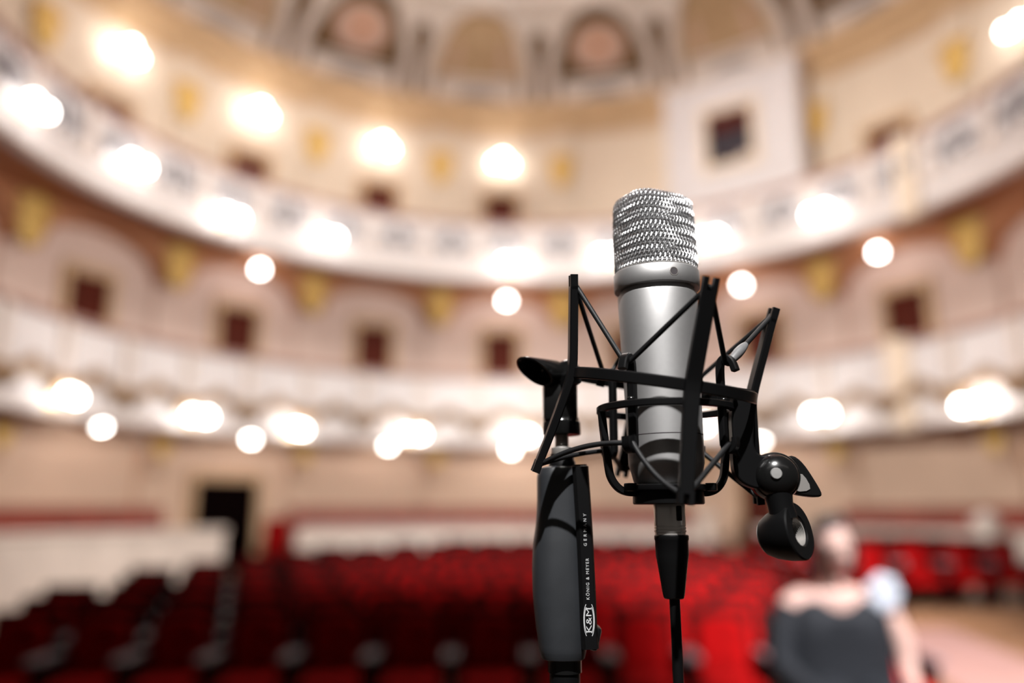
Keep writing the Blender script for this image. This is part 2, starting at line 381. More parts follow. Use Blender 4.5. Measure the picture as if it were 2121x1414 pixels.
# arched spandrels under the upper and the lower soffit, one per bay
for wl, zs, ht in ((wall_middle, 8.6, 1.0), (wall_ground, 4.3, .55)):
    for k in range(-5, 6):
        th = BAY0 + BAY * k
        if not -95 < th < 92: continue
        sp = MB(); W = BAY / 2 - 1.5; n = 16
        top0, bot0, top1, bot1 = [], [], [], []
        for i in range(n + 1):
            q = i / n * 2 - 1; zz = zs - ht + ht * .93 * math.sqrt(max(0, 1 - q * q))
            top0.append(P(th + W * q, RW - .5, zs)); bot0.append(P(th + W * q, RW - .5, zz))
            bot1.append(P(th + W * q, RW + .05, zz))
        sp.grid([top0, bot0, bot1])
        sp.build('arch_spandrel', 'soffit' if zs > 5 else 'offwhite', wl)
# consoles under the lower balcony
for k in range(-9, 10):
    th = BAY0 + BAY / 2 * k + 4.8
    if not -95 < th < 90: continue
    cb = MB()
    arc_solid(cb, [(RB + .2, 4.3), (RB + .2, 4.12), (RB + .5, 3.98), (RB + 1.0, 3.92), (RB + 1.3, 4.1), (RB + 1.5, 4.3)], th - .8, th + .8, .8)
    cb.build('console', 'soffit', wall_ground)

# --- doors
def door(n, th, wth, z0, z1, label, dark=False):
    d = MB(); arc_solid(d, rect(RW - .05, RW + .1, z0, z1), th - wth, th + wth, 1)
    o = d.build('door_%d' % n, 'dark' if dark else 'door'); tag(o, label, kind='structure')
    f = MB(); fw = .9
    for a, b in ((th - wth - fw, th - wth), (th + wth, th + wth + fw)):
        arc_solid(f, rect(RW - .14, RW + .1, z0, z1 + .18), a, b, 1)
    arc_solid(f, rect(RW - .16, RW + .1, z1, z1 + .2), th - wth - fw, th + wth + fw, 1)
    f.build('door_frame', 'tan', o)
    if not dark:
        for s in (-1, 1):
            for za, zb in ((.08, .36), (.42, .92)):
                q = MB(); H = z1 - z0
                arc_solid(q, rect(RW - .085, RW, z0 + za * H, z0 + zb * H), th + s * wth * .5 - wth * .38, th + s * wth * .5 + wth * .38, 1).build('door_panel', 'door', o)
        MB().sphere(P(th + .25, RW - .11, z0 + 1.05), .035, 8, 6).build('door_knob', 'brass', o)
    return o
n = 1
VIS = [-61.8, -42.3, -22.8, -3.8, 15.4, 34.7, 53.9]
for i, th in enumerate(VIS):
    door(n, th, 2.5, 4.70, 7.45, 'dark red wooden door in the pink wall behind the lower balcony, %s from the left' % ORD[i]); n += 1
for i, th in enumerate([-61.8, -42.3, -22.8, -3.8, 53.9]):
    door(n, th, 2.5, 8.95, 11.72, 'dark red wooden door in the cream wall behind the upper balcony, %s from the left' % ORD[i]); n += 1
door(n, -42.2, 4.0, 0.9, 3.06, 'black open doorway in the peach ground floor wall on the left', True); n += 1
door(n, 33.0, 2.3, 0.9, 3.45, 'dark brown tall door in the ground floor wall behind the microphone'); n += 1

# --- projection booth on the upper gallery
bt = empty('projection_booth', P(34.0, 9.95, 8.95), -math.radians(34.0))
tag(bt, 'white box-shaped projection booth with one dark window above the upper balcony', 'booth', kind='structure')
WB = 1.86; z0, z1 = 0.0, 5.12; wx0, wx1, wz0, wz1 = -.66, .58, 2.62, 4.12
mb = MB()
for x0, x1, a, b in ((-WB, wx0, z0, z1), (wx1, WB, z0, z1), (wx0, wx1, z0, wz0), (wx0, wx1, wz1, z1)):
    mb.box(((x0 + x1) / 2, .1, (a + b) / 2), (x1 - x0, .2, b - a))
mb.build('front_wall', 'white', bt)
for s in (-1, 1): MB().box((s * (WB - .1), .8, z1 / 2), (.2, 1.2, z1)).build('side_wall', 'cream', bt)
MB().box((0, .7, z1 + .06), (2 * WB + .2, 1.7, .12)).build('roof', 'offwhite', bt)
fr = MB()
for x, s in ((wx0, -1), (wx1, 1)): fr.box((x + s * .11, -.03, (wz0 + wz1) / 2), (.22, .08, wz1 - wz0 + .44))
for z, s in ((wz0, -1), (wz1, 1)): fr.box(((wx0 + wx1) / 2, -.032, z + s * .11), (wx1 - wx0, .08, .22))
fr.build('window_surround', 'cream', bt)
for x in (-WB + .2, WB - .25): MB().box((x, -.05, z1 / 2), (.36, .1, z1)).build('corner_strip', 'white', bt)
MB().box(((wx0 + wx1) / 2, .16, (wz0 + wz1) / 2), (wx1 - wx0, .03, wz1 - wz0)).build('window_pane', 'glass', bt)
vb = MB()
vb.sweep([(wx0 + .01 + (wx1 - wx0 - .02) * i / 40, .09 + .025 * math.sin(i * 1.3), wz1 - .24) for i in range(41)], [(-.012, -.24), (.012, -.24), (.012, .24), (-.012, .24)], up=(0, 0, 1)).build('valance', 'door', bt)
MB().box((wx1 - .22, .11, wz0 + .1), (.34, .06, .14)).build('projector_hood', 'offwhite', bt)

# --- ground floor: stalls floor, promenade, parapet, bench
def zfloor(y): return 0.55 + 0.034 * (y - 8)
mb = MB(); rows = []
for i in range(25):
    y = 5.1 + (20.6 - 5.1) * i / 24
    hw = math.sqrt(max(0.1, 8.95 ** 2 - (y - CY) ** 2))
    rows.append([(CX - hw + 2 * hw * k / 20, y, zfloor(y)) for k in range(21)])
mb.grid(rows); tag(mb.build('floor', 'floor'), 'brown oak floor of the stalls rising to the back', kind='structure')
slab('floor_promenade', 0.7, 0.92, 'floor', 'raised wooden promenade floor behind the marble parapet', 8.9)
mb = MB(); mb.box((0, 1.35, .5), (17, 7.7, 1.0)); tag(mb.build('floor_stage', 'stage'), 'dark board stage floor at the camera', kind='structure')
# runner carpet in the right aisle
mb = MB(); mb.grid([[(x, y, zfloor(y) + .012) for x in (4.2 + (y - 6) * .10, 5.6 + (y - 6) * .10)] for y in [6 + .4 * i for i in range(16)]])
tag(mb.build('aisle_carpet', 'carpet'), 'dusty rose carpet runner along the right aisle', 'carpet')
def parapet(name, a, b, label):
    o = arc_solid(MB(), rect(8.75, 9.0, 0.4, 1.9), a, b).build(name, 'marble'); tag(o, label, kind='structure')
    arc_solid(MB(), [(8.68, 1.88), (9.06, 1.88), (9.06, 1.97), (8.66, 1.97), (8.64, 1.92)], a, b).build('coping', 'marble', o)
    k = a + 2
    while k + 6 < b:
        arc_solid(MB(), rect(8.72, 8.8, 0.75, 1.72), k, k + 6, 1.5).build('panel', 'marble', o); k += 7
    return o
parapet('wall_parapet_left', -105, -48.6, 'pale marble parapet left of the black doorway gap')
parapet('wall_parapet_middle', -37.4, 26.8, 'pale marble parapet between the doorway gap and the cream post')
parapet('wall_parapet_right', 36.5, 98, 'pale marble parapet along the right side of the stalls')
for th, lab in ((28.9, 'round topped cream post at the end of the marble parapet below the microphone'), (72.4, 'cream post on the marble parapet at the right edge')):
    c = P(th, 8.85 if th < 50 else 8.3, 0); r = math.radians(-th)
    pm = MB(); pm.lathe([(.27, .5), (.27, .8), (.2, .85), (.19, 2.05), (.25, 2.1), (.25, 2.2), (.12, 2.26), (.1, 2.3), (.02, 2.32)], (c.x, c.y, 0), sides=20)
    tag(pm.build('parapet_post', 'marble'), lab, 'post')
# red leather bench along the rear wall, in sections
def bench(a, b, label):
    o = arc_solid(MB(), [(10.2, 1.32), (10.85, 1.30), (10.85, 1.42), (10.2, 1.44)], a, b).build('wall_bench', 'bench'); tag(o, label, 'bench')
    nseg = max(1, round((b - a) / 6)); st = (b - a) / nseg
    for i in range(nseg):
        arc_solid(MB(), [(10.72, 1.44), (10.92, 1.44), (11.02, 2.36), (10.96, 2.42), (10.86, 2.38)], a + st * i + .12, a + st * (i + 1) - .12, 1.5).build('back_cushion', 'bench', o)
    arc_solid(MB(), rect(10.35, 10.8, .92, 1.31), a, b).build('plinth', 'seatwood', o)
bench(-95, -50.5, 'red leather wall bench left of the black doorway')
bench(-34, 24, 'red leather wall bench between the doorway and the tall brown door')
bench(44, 92, 'red leather wall bench along the right wall')
# red padded gate leaf at the gap in the parapet
g = empty('gate_leaf', P(-38.4, 8.9, .66), math.radians(68)); tag(g, 'red padded gate leaf standing open at the parapet gap', 'gate')
MB().rbox((-.42, 0, .8), (.84, .1, 1.45), .04).build('padded_leaf', 'velvet', g)
for z in (.25, 1.3): MB().lathe([(.03, -.08), (.03, .08)], (0.0, 0, z), sides=10).build('hinge', 'brass', g)

# ------------------------------------------------------------------ lamps
GR = 0.10
globe_me = MB().sphere((0, 0, 0), GR, 10, 6).mesh('globe'); globe_me.materials.append(M['globe'])
def sconce(th, R, z, offs, label, group, name='wall_sconce', drop=0.0):
    s = empty(name, P(th, R, z), -math.radians(th)); tag(s, label, 'lamp', group)
    if not drop:
        MB().lathe([(.02, 0), (.1, .01), (.11, .03), (.07, .05)], (0, .34, -.1), axis=(0, -1, 0), sides=14).build('backplate', 'brass', s)
    for (x, dz) in offs:
        gl = link('globe', globe_me, s); gl.location = (x, 0, dz)
        if drop:
            MB().tube([(x, 0, dz + GR * .9), (x, 0, dz + drop)], .012, 6).build('stem', 'brass', s)
        else:
            MB().tube([(0, .31, -.1), (x * .3, .2, -.2), (x * .8, .05, -.2 + dz * .5), (x, 0, dz - GR - .04)], .016, 6).build('arm', 'brass', s)
        MB().lathe([(.03, -GR - .05), (.06, -GR - .02), (.055, -GR + .02)], (x, 0, dz), sides=12).build('globe_holder', 'brass', s)
    return s
up3 = [(-.2, 0), (.22, -.06), (0.02, .17)]
for i, (th, z) in enumerate([(-60.9, 13.0), (-41.9, 12.92), (-22.9, 12.85), (-3.7, 12.72), (71.0, 12.42)]):
    sconce(th, 10.85, z, up3 if i < 4 else [(-.05, 0), (.3, 0)], 'lit three-globe wall lamp on the cream upper wall, %s' % ['leftmost', 'second from left', 'third from left', 'fourth from left', 'at the right edge'][i], 'lamps on the upper wall')
two = [(-.17, 0), (.17, 0)]
names = ['leftmost', 'second from left', 'third from left', 'fourth from left', 'left of the microphone head', 'just behind the microphone head', 'first right of the microphone', 'second right of the microphone']
for i, (th, z) in enumerate([(-87.5, 8.9), (-70.0, 9.0), (-53.2, 8.74), (-36.1, 8.88), (-2.7, 8.72), (14.6, 8.85), (33.0, 8.95), (51.7, 8.9)]):
    sconce(th, RB - .32, z, two, 'lit two-globe lamp on the upper balcony front, %s' % names[i], 'lamps on the upper balcony front')
for i, (th, z) in enumerate([(-77.0, 4.26), (-56.0, 4.24), (-40.0, 4.14), (-19.9, 4.17), (-1.2, 4.18), (29.1, 4.34), (49.3, 4.37), (72.2, 4.2)]):
    nm = ['leftmost', 'second from left', 'third from left', 'fourth from left', 'just left of the stand', 'behind the shock mount', 'second from right', 'rightmost']
    sconce(th, RB - .32, z, two if i not in (0, 2) else [(.16, 0), (.0, .02)], 'lit two-globe lamp on the lower balcony front, %s' % nm[i], 'lamps on the lower balcony front')
for i, (th, z) in enumerate([(-41.6, 8.36), (-3.1, 8.22), (33.6, 8.2), (53.2, 8.3), (80.5, 8.0)]):
    nm = ['left of centre', 'beside the microphone head', 'right beside the shock mount', 'right of the shock mount', 'at the right edge'][i]
    sconce(th, 10.3, z, [(0, 0)], 'lit single globe hanging under the upper balcony, %s' % nm, 'globes under the upper balcony', 'pendant_globe', 8.6 - z)
for i, (th, z) in enumerate([(-61.3, 4.08), (-41.2, 4.06), (-21.1, 4.06), (-2.4, 4.0), (35.0, 4.1)]):
    nm = ['leftmost', 'second from left', 'third from left', 'left of the stand', 'right of the shock mount'][i]
    sconce(th, 10.3, z, [(0, 0)], 'lit single globe hanging under the lower balcony, %s' % nm, 'globes under the lower balcony', 'pendant_globe', 4.3 - z)

# ------------------------------------------------------------------ seats
def make_seat():
    t = empty('theatre_seat')
    R1 = Matrix.Rotation(math.radians(-10), 3, 'X')
    # backrest with rounded top, facing -y
    bk = MB(); rows = []
    for yy, sc in ((-.055, .93), (-.035, 1.0), (.02, 1.0), (.035, .95)):
        pts = []
        for k in range(24):
            a = 2 * pi * k / 24; c, s = math.cos(a), math.sin(a)
            x = .215 * sc * math.copysign(abs(c) ** .45, c); z = .27 * sc * math.copysign(abs(s) ** .5, s)
            pts.append(R1 @ Vector((x, yy - .02 * abs(x) / .25 * 0, z)) + Vector((0, .24, .66)))
        rows.append(pts)
    bk.grid(rows, True); bk.f += [tuple(range(23, -1, -1)), tuple(72 + k for k in range(24))]
    bk.build('backrest', 'velvet', t)
    sh = MB(); sh.rbox((0, .305, .66), (.55, .03, .66), .012, rot=R1); sh.build('back_shell', 'seatwood', t)
    cu = MB(); cu.rbox((0, -.02, .42), (.5, .46, .13), .05, rot=Matrix.Rotation(math.radians(5), 3, 'X')); cu.build('seat', 'velvet', t)
    for s in (-1, 1):
        sp = MB(); sp.rbox((s * .285, .06, .33), (.035, .4, .6), .012); sp.build('side_panel', 'seatwood', t)
        ar = MB(); ar.rbox((s * .285, -.01, .655), (.065, .46, .05), .022); ar.build('armrest', 'arm', t)
    return t
seat0 = make_seat(); used = [False]
def put_seat(x, y, z, rz, label, group):
    o = copy_tree(seat0) if used[0] else seat0
    used[0] = True
    o.location = (x, y, z); o.rotation_euler = (0, 0, rz); tag(o, label, 'seat', group)
nrows = 11
for r in range(nrows):
    y0 = 6.9 + .9 * r
    left = -5.0 + .10 * r if r < 6 else -4.5 + (r - 5) ** 2 * .13
    right = 3.05 + .08 * r if r < 9 else 3.3
    cols = int((right - left - (.37 * r) % .645) / .645)
    for c in range(cols + 1):
        x = right - c * .645 - (.37 * r) % .645
        y = y0 - .012 * x * x
        put_seat(x, y, zfloor(y), -x * .024, 'red velvet stalls seat, %s row from the front, %s from the right aisle' % (ORD[r], ORD[c]), 'stalls seats in the main block')
mb = MB(); mb.grid([[(x, y, z) for x in (4.4, 8.0)] for y, z in ((11.9, .5), (11.9, .88), (16.4, .90))])
tag(mb.build('floor_riser', 'floor'), 'raised wooden floor under the seats right of the aisle', kind='structure')
for r in range(4):
    y = 12.5 + .95 * r
    for c in range(5):
        x = 4.75 + .69 * c
        if (x - CX) ** 2 + (y + .3 - CY) ** 2 > 8.2 ** 2: continue
        put_seat(x, y - .01 * x, .9, -.10, 'red velvet seat on the right riser, %s row, %s from the aisle' % (ORD[r], ORD[c]), 'seats on the right riser')
# seats behind the lower balcony rail
k = 0
for th in (-57, -52.5, -46, -36.5, -32, -26.5, -17.5, -13, -8.5, 2, 6.5, 43.5, 48, 60, 66):
    p = P(th, 9.35, 4.95); put_seat(p.x, p.y, p.z, -math.radians(th), 'red velvet seat behind the lower balcony rail, %s from the left' % ORD[k], 'lower balcony seats'); k += 1

# ------------------------------------------------------------------ foreground (millimetres about the microphone axis, z = 0 at eye height)
FGO = EYE + Vector((0.0925, 0.480, 0.0))
mm = 0.001
def V3(x, y, z): return Vector((x, y, z)) * mm
def az(a, R, z):
    a = math.radians(a); return V3(R * math.sin(a), -R * math.cos(a), z)
def L(prof): return [(r * mm, z * mm) for r, z in prof]
def smooth_path(pts, n=6):
    pts = [Vector(p) for p in pts]; out = []
    for i in range(len(pts) - 1):
        p0 = pts[max(0, i - 1)]; p1 = pts[i]; p2 = pts[i + 1]; p3 = pts[min(len(pts) - 1, i + 2)]
        for k in range(n):
            t = k / n
            out.append(0.5 * ((2 * p1) + (p2 - p0) * t + (2 * p0 - 5 * p1 + 4 * p2 - p3) * t * t + (3 * p1 - p0 - 3 * p2 + p3) * t ** 3))
    out.append(pts[-1]); return out
def brect(a, b, c):
    """rounded rectangle profile, half sizes a, b, corner c (mm)"""
    q = [(a - c, -b), (a, -b + c), (a, b - c), (a - c, b), (-a + c, b), (-a, b - c), (-a, -b + c), (-a + c, -b)]
    return [(x * mm, y * mm) for x, y in q]

# --- microphone
mic = empty('microphone', FGO); mic.rotation_euler = (0, math.radians(-0.8), 0)
tag(mic, 'silver large-diaphragm studio microphone with woven wire head, upright in the black shock mount', 'microphone')
mb = MB(); mb.lathe(L([(15, 12), (18.6, 15.5), (19.8, 18), (22.1, 27.2), (22.35, 28.2), (22.4, 29.5), (22.9, 65), (24.0, 105), (24.6, 130.6), (24.4, 131.4), (22.8, 131.6), (22.8, 136)]), sides=96)
mb.build('body', 'nickel', mic, 25)
MB().lathe(L([(22.32, 44.4), (22.75, 44.6), (22.75, 45.0), (22.32, 45.2)]), sides=96, cap=False).build('seam', 'hole', mic)
mb = MB(); mb.lathe(L([(22.0, 134.6), (26.1, 134.6), (26.5, 135.0), (26.5, 145.2), (26.0, 146.0), (25.2, 146.2), (23.5, 146.2)]), sides=96)
ring = mb.build('head_ring', 'nickel', mic, 50)
a = 12.5; c = az(a, 26.5, 140.2); d = az(a, 1, 0).normalized()
MB().lathe(L([(2.75, -.6), (2.75, .12), (2.35, .16), (2.3, -.1)]), c, d, 28, cap=False).build('badge_rim', 'steel', ring)
MB().lathe(L([(2.4, -.6), (2.35, .04), (.1, .04)]), c, d, 28).build('badge_dot', 'hole', ring)
# woven wire head
GZ0, GZ1 = 144.5, 196.0
phi = math.radians(30)
# meridian: list of (height fraction, inset) by arc length
def grille_pt(u, v, off=0.0):
    """u: angle, v: 0..1 up the side and over the rounded shoulder"""
    Lside, rc = 45.5, 6.0
    Lt = Lside + rc * pi / 2 + 10; s = v * Lt
    if s < Lside: z = GZ0 + s; ins = 0.0; nz = 0.0; nr = 1.0
    elif s < Lside + rc * pi / 2:
        b = (s - Lside) / rc; z = GZ0 + Lside + rc * math.sin(b); ins = rc * (1 - math.cos(b)); nz = math.sin(b); nr = math.cos(b)
    else: z = GZ0 + Lside + rc; ins = rc + (s - Lside - rc * pi / 2); nz = 1.0; nr = 0.0
    t = max(0.0, min(1.0, (z - GZ0) / (GZ1 - GZ0)))
    A = 24.2 - 1.8 * t - ins; B = 24.2 - 6.2 * t - ins; e = 2.1 + 1.7 * t ** .8
    cu, su = math.cos(u), math.sin(u)
    k = (abs(cu / max(A, .5)) ** e + abs(su / max(B, .5)) ** e) ** (-1 / e)
    r = k + off * nr
    x, y = r * cu, r * su
    return V3(x * math.cos(phi) - y * math.sin(phi), x * math.sin(phi) + y * math.cos(phi), z + off * nz)
core = MB(); core.grid([[grille_pt(2 * pi * k / 64, i / 22, -1.6) for k in range(64)] for i in range(23)], True)
core.f.append(tuple(22 * 64 + k for k in range(64)))
core.build('inner_gauze', 'meshcore', mic)
wires = MB(); NW = 108; NROW = 24; NP = 150
for k in range(NW):
    u0 = 2 * pi * k / NW; path = []
    for i in range(NP + 1):
        v = i / NP * .97; ph = v / .97 * NROW * pi + k * pi
        path.append(grille_pt(u0 + v * .5 + .012 * math.sin(ph), v, 0.52 * math.cos(ph)))
    wires.tube(path, 0.42 * mm, 4, cap=False)
for j in range(1, NROW):
    v = (j + .0) / NROW * .97 - .97 / NROW * .5; path = []
    for i in range(NW * 3):
        path.append(grille_pt(2 * pi * i / (NW * 3) + v * .5, v, 0.0))
    wires.tube(path, 0.42 * mm, 4, closed=True)
wires.build('wire_mesh', 'mesh', mic, 60, fix=False, kind='stuff')
MB().lathe(L([(24.6, 145.6), (25.0, 146.2), (25.0, 147.0), (24.3, 147.5)]), sides=64, cap=False).build('head_collar', 'steel', mic)

# --- shock mount
sm = empty('shock_mount', FGO)
tag(sm, 'black spider shock mount with elastic cords holding the silver microphone', 'shock mount')
FM = Matrix.Translation(V3(-1.0, 0, 75)) @ Matrix.Rotation(math.radians(8.6), 4, 'Y') @ Matrix.Rotation(math.radians(7.5), 4, 'X')
fr_ = lambda a_, R, z: FM @ az(a_, R, z)
fz = FM.to_3x3() @ Vector((0, 0, 1))
mb = MB(); mb.sweep([fr_(k * 5, 54.2, 0) for k in range(72)], brect(1.7, 3.4, .7), up=fz, closed=True)
mb.build('outer_hoop', 'black', sm, 40)
ARMS = [7, 97, 187, -83]
for a_ in ARMS:
    tang = FM.to_3x3() @ Vector((math.cos(math.radians(a_)), math.sin(math.radians(a_)), 0))
    pth = smooth_path([fr_(a_, R, z) for R, z in ((62.8, 51.5), (60.2, 32), (57.0, 8), (56.6, -1), (58.2, -11), (63.5, -36), (68.5, -57))], 5)
    arm = MB().sweep(pth, brect(2.5, 4.3, .8), up=tang, scales=[1.0 if i < 20 else 1.0 - .012 * (i - 20) for i in range(len(pth))])
    ao = arm.build('arm', 'black', sm, 40)
    for (Ra, za), (Rb, zb) in (((62.6, 49.5), (64.0, 58.5)), ((68.2, -55), (69.8, -62))):
        for s in (-1, 1):
            MB().sweep([fr_(a_, Ra, za) + tang * s * 2.9 * mm, fr_(a_, Rb, zb) + tang * s * 2.9 * mm], brect(2.3, 1.4, .4), up=tang).build('slot_prong', 'black', ao, 40)
# inner cage
mb = MB(); mb.sweep([az(k * 5, 39.4, 60.5) for k in range(72)], brect(1.8, 2.1, .6), up=(0, 0, 1), closed=True)
mb.build('inner_ring', 'black', sm, 40)
POSTS = [-40, 50, 140, -130]
for a_ in POSTS:
    tang = Vector((math.cos(math.radians(a_)), math.sin(math.radians(a_)), 0))
    pth = smooth_path([az(a_, R, z) for R, z in ((37.2, 37), (37.0, 50), (37.0, 66), (37.0, 80), (38.0, 85.5), (41.3, 87.6), (44.6, 85), (46.6, 79.5))], 4)
    po = MB().sweep(pth, brect(1.9, 2.7, .7), up=tang).build('post', 'black', sm, 40)
    pth = smooth_path([az(a_, R, z) for R, z in ((37.0, 40), (37.8, 35.5), (41, 33.8), (43.8, 36.5), (44.2, 41.5))], 4)
    MB().sweep(pth, brect(1.6, 2.9, .7), up=tang).build('lower_hook', 'black', po, 40)
    MB().sphere(az(a_, 38.2, 63.2), 2.6 * mm, 12, 8, (1, 1, .7)).build('rivet_or_glint', 'gloss', po)
for a_ in (-82, 8, 98, 188):
    tang = Vector((math.cos(math.radians(a_)), math.sin(math.radians(a_)), 0))
    pth = smooth_path([az(a_, R, z) for R, z in ((39.4, 60), (38.2, 46), (36.2, 28), (34.6, 20), (30.5, 14.2), (25, 11.6), (18, 11.2))], 5)
    MB().sweep(pth, brect(2.1, 2.5, .7), up=tang).build('cage_leg', 'black', sm, 40)
cup = MB().lathe(L([(8, 4.6), (20.3, 4.6), (20.9, 5.2), (20.9, 12.4), (24.6, 12.6), (24.9, 13.2), (24.9, 15.4), (24.4, 15.9), (18.2, 16.0), (18.0, 14)]), sides=64).build('base_cup', 'black', sm, 40)
for a_ in (-66, 60): MB().rbox(az(a_, 26, 14.3), V3(6, 6, 4.6), .8 * mm, rot=Matrix.Rotation(math.radians(a_), 3, 'Z')).build('cup_lug', 'black', cup, 40)
# elastic cords
def cord(p, q, bulge=(0, 0, 0), r=1.55, name='elastic_cord', n=14):
    b = Vector(bulge) * mm; pts = []
    for i in range(n + 1):
        t = i / n; pts.append(p.lerp(q, t) + b * (4 * t * (1 - t)))
    return MB().tube(pts, r * mm, 8).build(name, 'cord', sm, 60)
def near(a_, b_): return abs((a_ - b_ + 180) % 360 - 180) < 60
for a_ in ARMS:
    for b_ in POSTS:
        if not near(a_, b_): continue
        sg = 1 if ((b_ - a_ + 180) % 360 - 180) > 0 else -1
        tip = fr_(a_ + sg * .8, 62.2, 53.0); hook = az(b_ - sg * 2.5, 41.4, 84.2)
        cord(tip, hook, (0, 0, 0))
        tip2 = fr_(a_ + sg * .8, 68.0, -57.5); hook2 = az(b_ - sg * 2.5, 41.0, 38.0)
        bul = (0, 0, 0)
        if a_ == 7 and b_ == -40: bul = (-1, 0, -3.5)
        if a_ == -83: bul = (0, 0, 4.0 if b_ == -40 else 1.5)
        cord(tip2, hook2, bul)
for b_ in POSTS:
    MB().tube([az(b_ + k, 41.4, 84.3) for k in (-3.4, 0, 3.4)], 1.55 * mm, 8).build('cord_loop', 'cord', sm, 60)
    MB().tube([az(b_ + k, 41.0, 37.9) for k in (-3.4, 0, 3.4)], 1.55 * mm, 8).build('cord_loop', 'cord', sm, 60)
for a_ in ARMS:
    MB().tube([fr_(a_ + k, 62.2, 53.1 + (0.5 if k == 0 else 0)) for k in (-.9, 0, .9)], 1.55 * mm, 8).build('cord_loop', 'cord', sm, 60)
    MB().tube([fr_(a_ + k, 68.0, -57.6) for k in (-.9, 0, .9)], 1.55 * mm, 8).build('cord_loop', 'cord', sm, 60)
tip = fr_(97 - .8, 62.2, 53.0); hook = az(52.5, 41.4, 84.2)
sl = MB(); pts = [hook.lerp(tip, t) for t in (.03, .07, .14, .22, .30, .36, .40)]
sl.tube(pts, 1 * mm, 10, scales=[1.75, 2.3, 2.75, 3.15, 2.9, 2.3, 1.7]).build('cord_splice', 'sleeve', sm, 60)
# bracket and ball joint on the right
def slab_xz(mb, pts, y0, y1):
    n = len(pts); mb.add([V3(x, y0, z) for x, z in pts] + [V3(x, y1, z) for x, z in pts],
        [tuple(range(n)), tuple(range(2 * n - 1, n - 1, -1))] + [(k, n + k, n + (k + 1) % n, (k + 1) % n) for k in range(n)])
def dense(pts, n=5):
    p = [Vector((x, 0, z)) for x, z in pts]; q = smooth_path(p + [p[0]], n)[:-1]; return [(v.x, v.z) for v in q]
BC = (60.0, -13.0, 20.4)
bp = [(38.5, 72), (50.5, 70), (51.0, 62), (48.8, 50), (48.0, 40), (49.5, 34), (54, 32.2), (60, 33.5), (66, 30), (64, 12), (57, 9.5), (50, 13.0), (46.5, 13.5), (40, 16.5), (36.2, 22), (35.4, 30), (35.8, 40), (36.0, 55)]
mb = MB(); slab_xz(mb, dense(bp, 3), -16.0, -7.0)
bo = mb.build('bracket', 'black', sm, 40)
bv = bo.modifiers.new('bevel', 'BEVEL'); bv.width = 0.0012; bv.segments = 3; bv.limit_method = 'ANGLE'; bv.angle_limit = math.radians(50)
bax = Vector((-.14, -.985, .06)).normalized()
ball = MB().lathe(L([(11, -13), (13.4, -12), (13.9, -9), (13.9, 0.5), (13.4, 2), (12.6, 2.6), (12.3, 3.6), (11.4, 5.6), (9.2, 7.9), (6.0, 9.5), (2.9, 10.2), (.2, 10.3)]), V3(*BC), bax, 56).build('ball_joint', 'gloss', sm, 30)
MB().lathe(L([(3.3, 8.5), (3.3, 10.5), (2.9, 11.0), (.2, 11.05)]), V3(*BC) + Vector((-1.3, 0, .5)) * mm, bax, 24).build('pin', 'pin', ball, 30)
# wing lever behind the joint
wp = [(66, 30), (74, 33), (80, 29), (85.5, 20.5), (90, 11.4), (88.2, 8.8), (80, 9.2), (72, 11), (66, 14)]
mb = MB(); slab_xz(mb, dense(wp, 3), -3.0, 3.5); wo = mb.build('wing_lever', 'gloss', sm, 40)
bv = wo.modifiers.new('bevel', 'BEVEL'); bv.width = 0.0014; bv.segments = 3; bv.limit_method = 'ANGLE'; bv.angle_limit = math.radians(50)
wp2 = [(73, 21), (79, 22), (83, 13.5), (74, 12.6)]
mb = MB(); slab_xz(mb, dense(wp2, 3), -3.7, -2.6); mb.build('lever_inlay', 'steel', wo, 40)
# threaded adapter cup
fd = Vector((.714, -.68, .20)).normalized(); fc = V3(71.0, -16.0, -10.2)
nk = MB().tube([V3(60.5, -13, 13), V3(61.5, -13.5, 4), V3(63.0, -14, -4)], 7.5 * mm, 20, scales=[1.1, .95, 1.0]).build('adapter_neck', 'black', sm, 40)
ad = MB().lathe(L([(6.5, -22.5), (10.5, -21), (13.2, -16), (15.4, -9), (16.4, -2), (16.4, -.8), (15.6, 0), (8.9, 0), (8.3, -.6), (8.3, -15), (.2, -15)]), fc, fd, 56, cap=False).build('thread_adapter', 'black', sm, 30)
th_prof = []
for i in range(15): th_prof += [(8.25, -1.2 - i * .85), (7.6, -1.6 - i * .85)]
MB().lathe(L(th_prof), fc, fd, 40, cap=False).build('thread_insert', 'steel', ad, 60)
MB().lathe(L([(6.6, -22.9), (9.0, -22.4), (9.0, -20.5)]), fc, fd, 28).build('end_cap', 'steel', ad, 40)

# --- microphone stand on the left
st = empty('microphone_stand', FGO + V3(-60.3, 37, -1300)); S = V3(60.3, -37, 1300)      # local offset back to the mm frame
tag(st, 'black microphone stand with rubber hand grip and white lettering, left of the microphone', 'microphone stand')
def sp_(x, y, z): return V3(x, y, z) + S
SX, SY = -60.3, 37.0
MB().lathe(L([(9.3, -1290), (9.3, -80)]), sp_(SX, SY, 0), sides=32).build('pole', 'black', st, 40)
MB().lathe(L([(140, -1300), (142, -1296), (140, -1290), (60, -1276), (16, -1268), (14, -1255), (10, -1254)]), sp_(SX, SY, 0), sides=48).build('round_base', 'black', st, 40)
MB().lathe(L([(10.4, -95), (10.4, -80)]), sp_(SX, SY, 0), sides=32).build('pole_collar', 'gloss', st, 40)
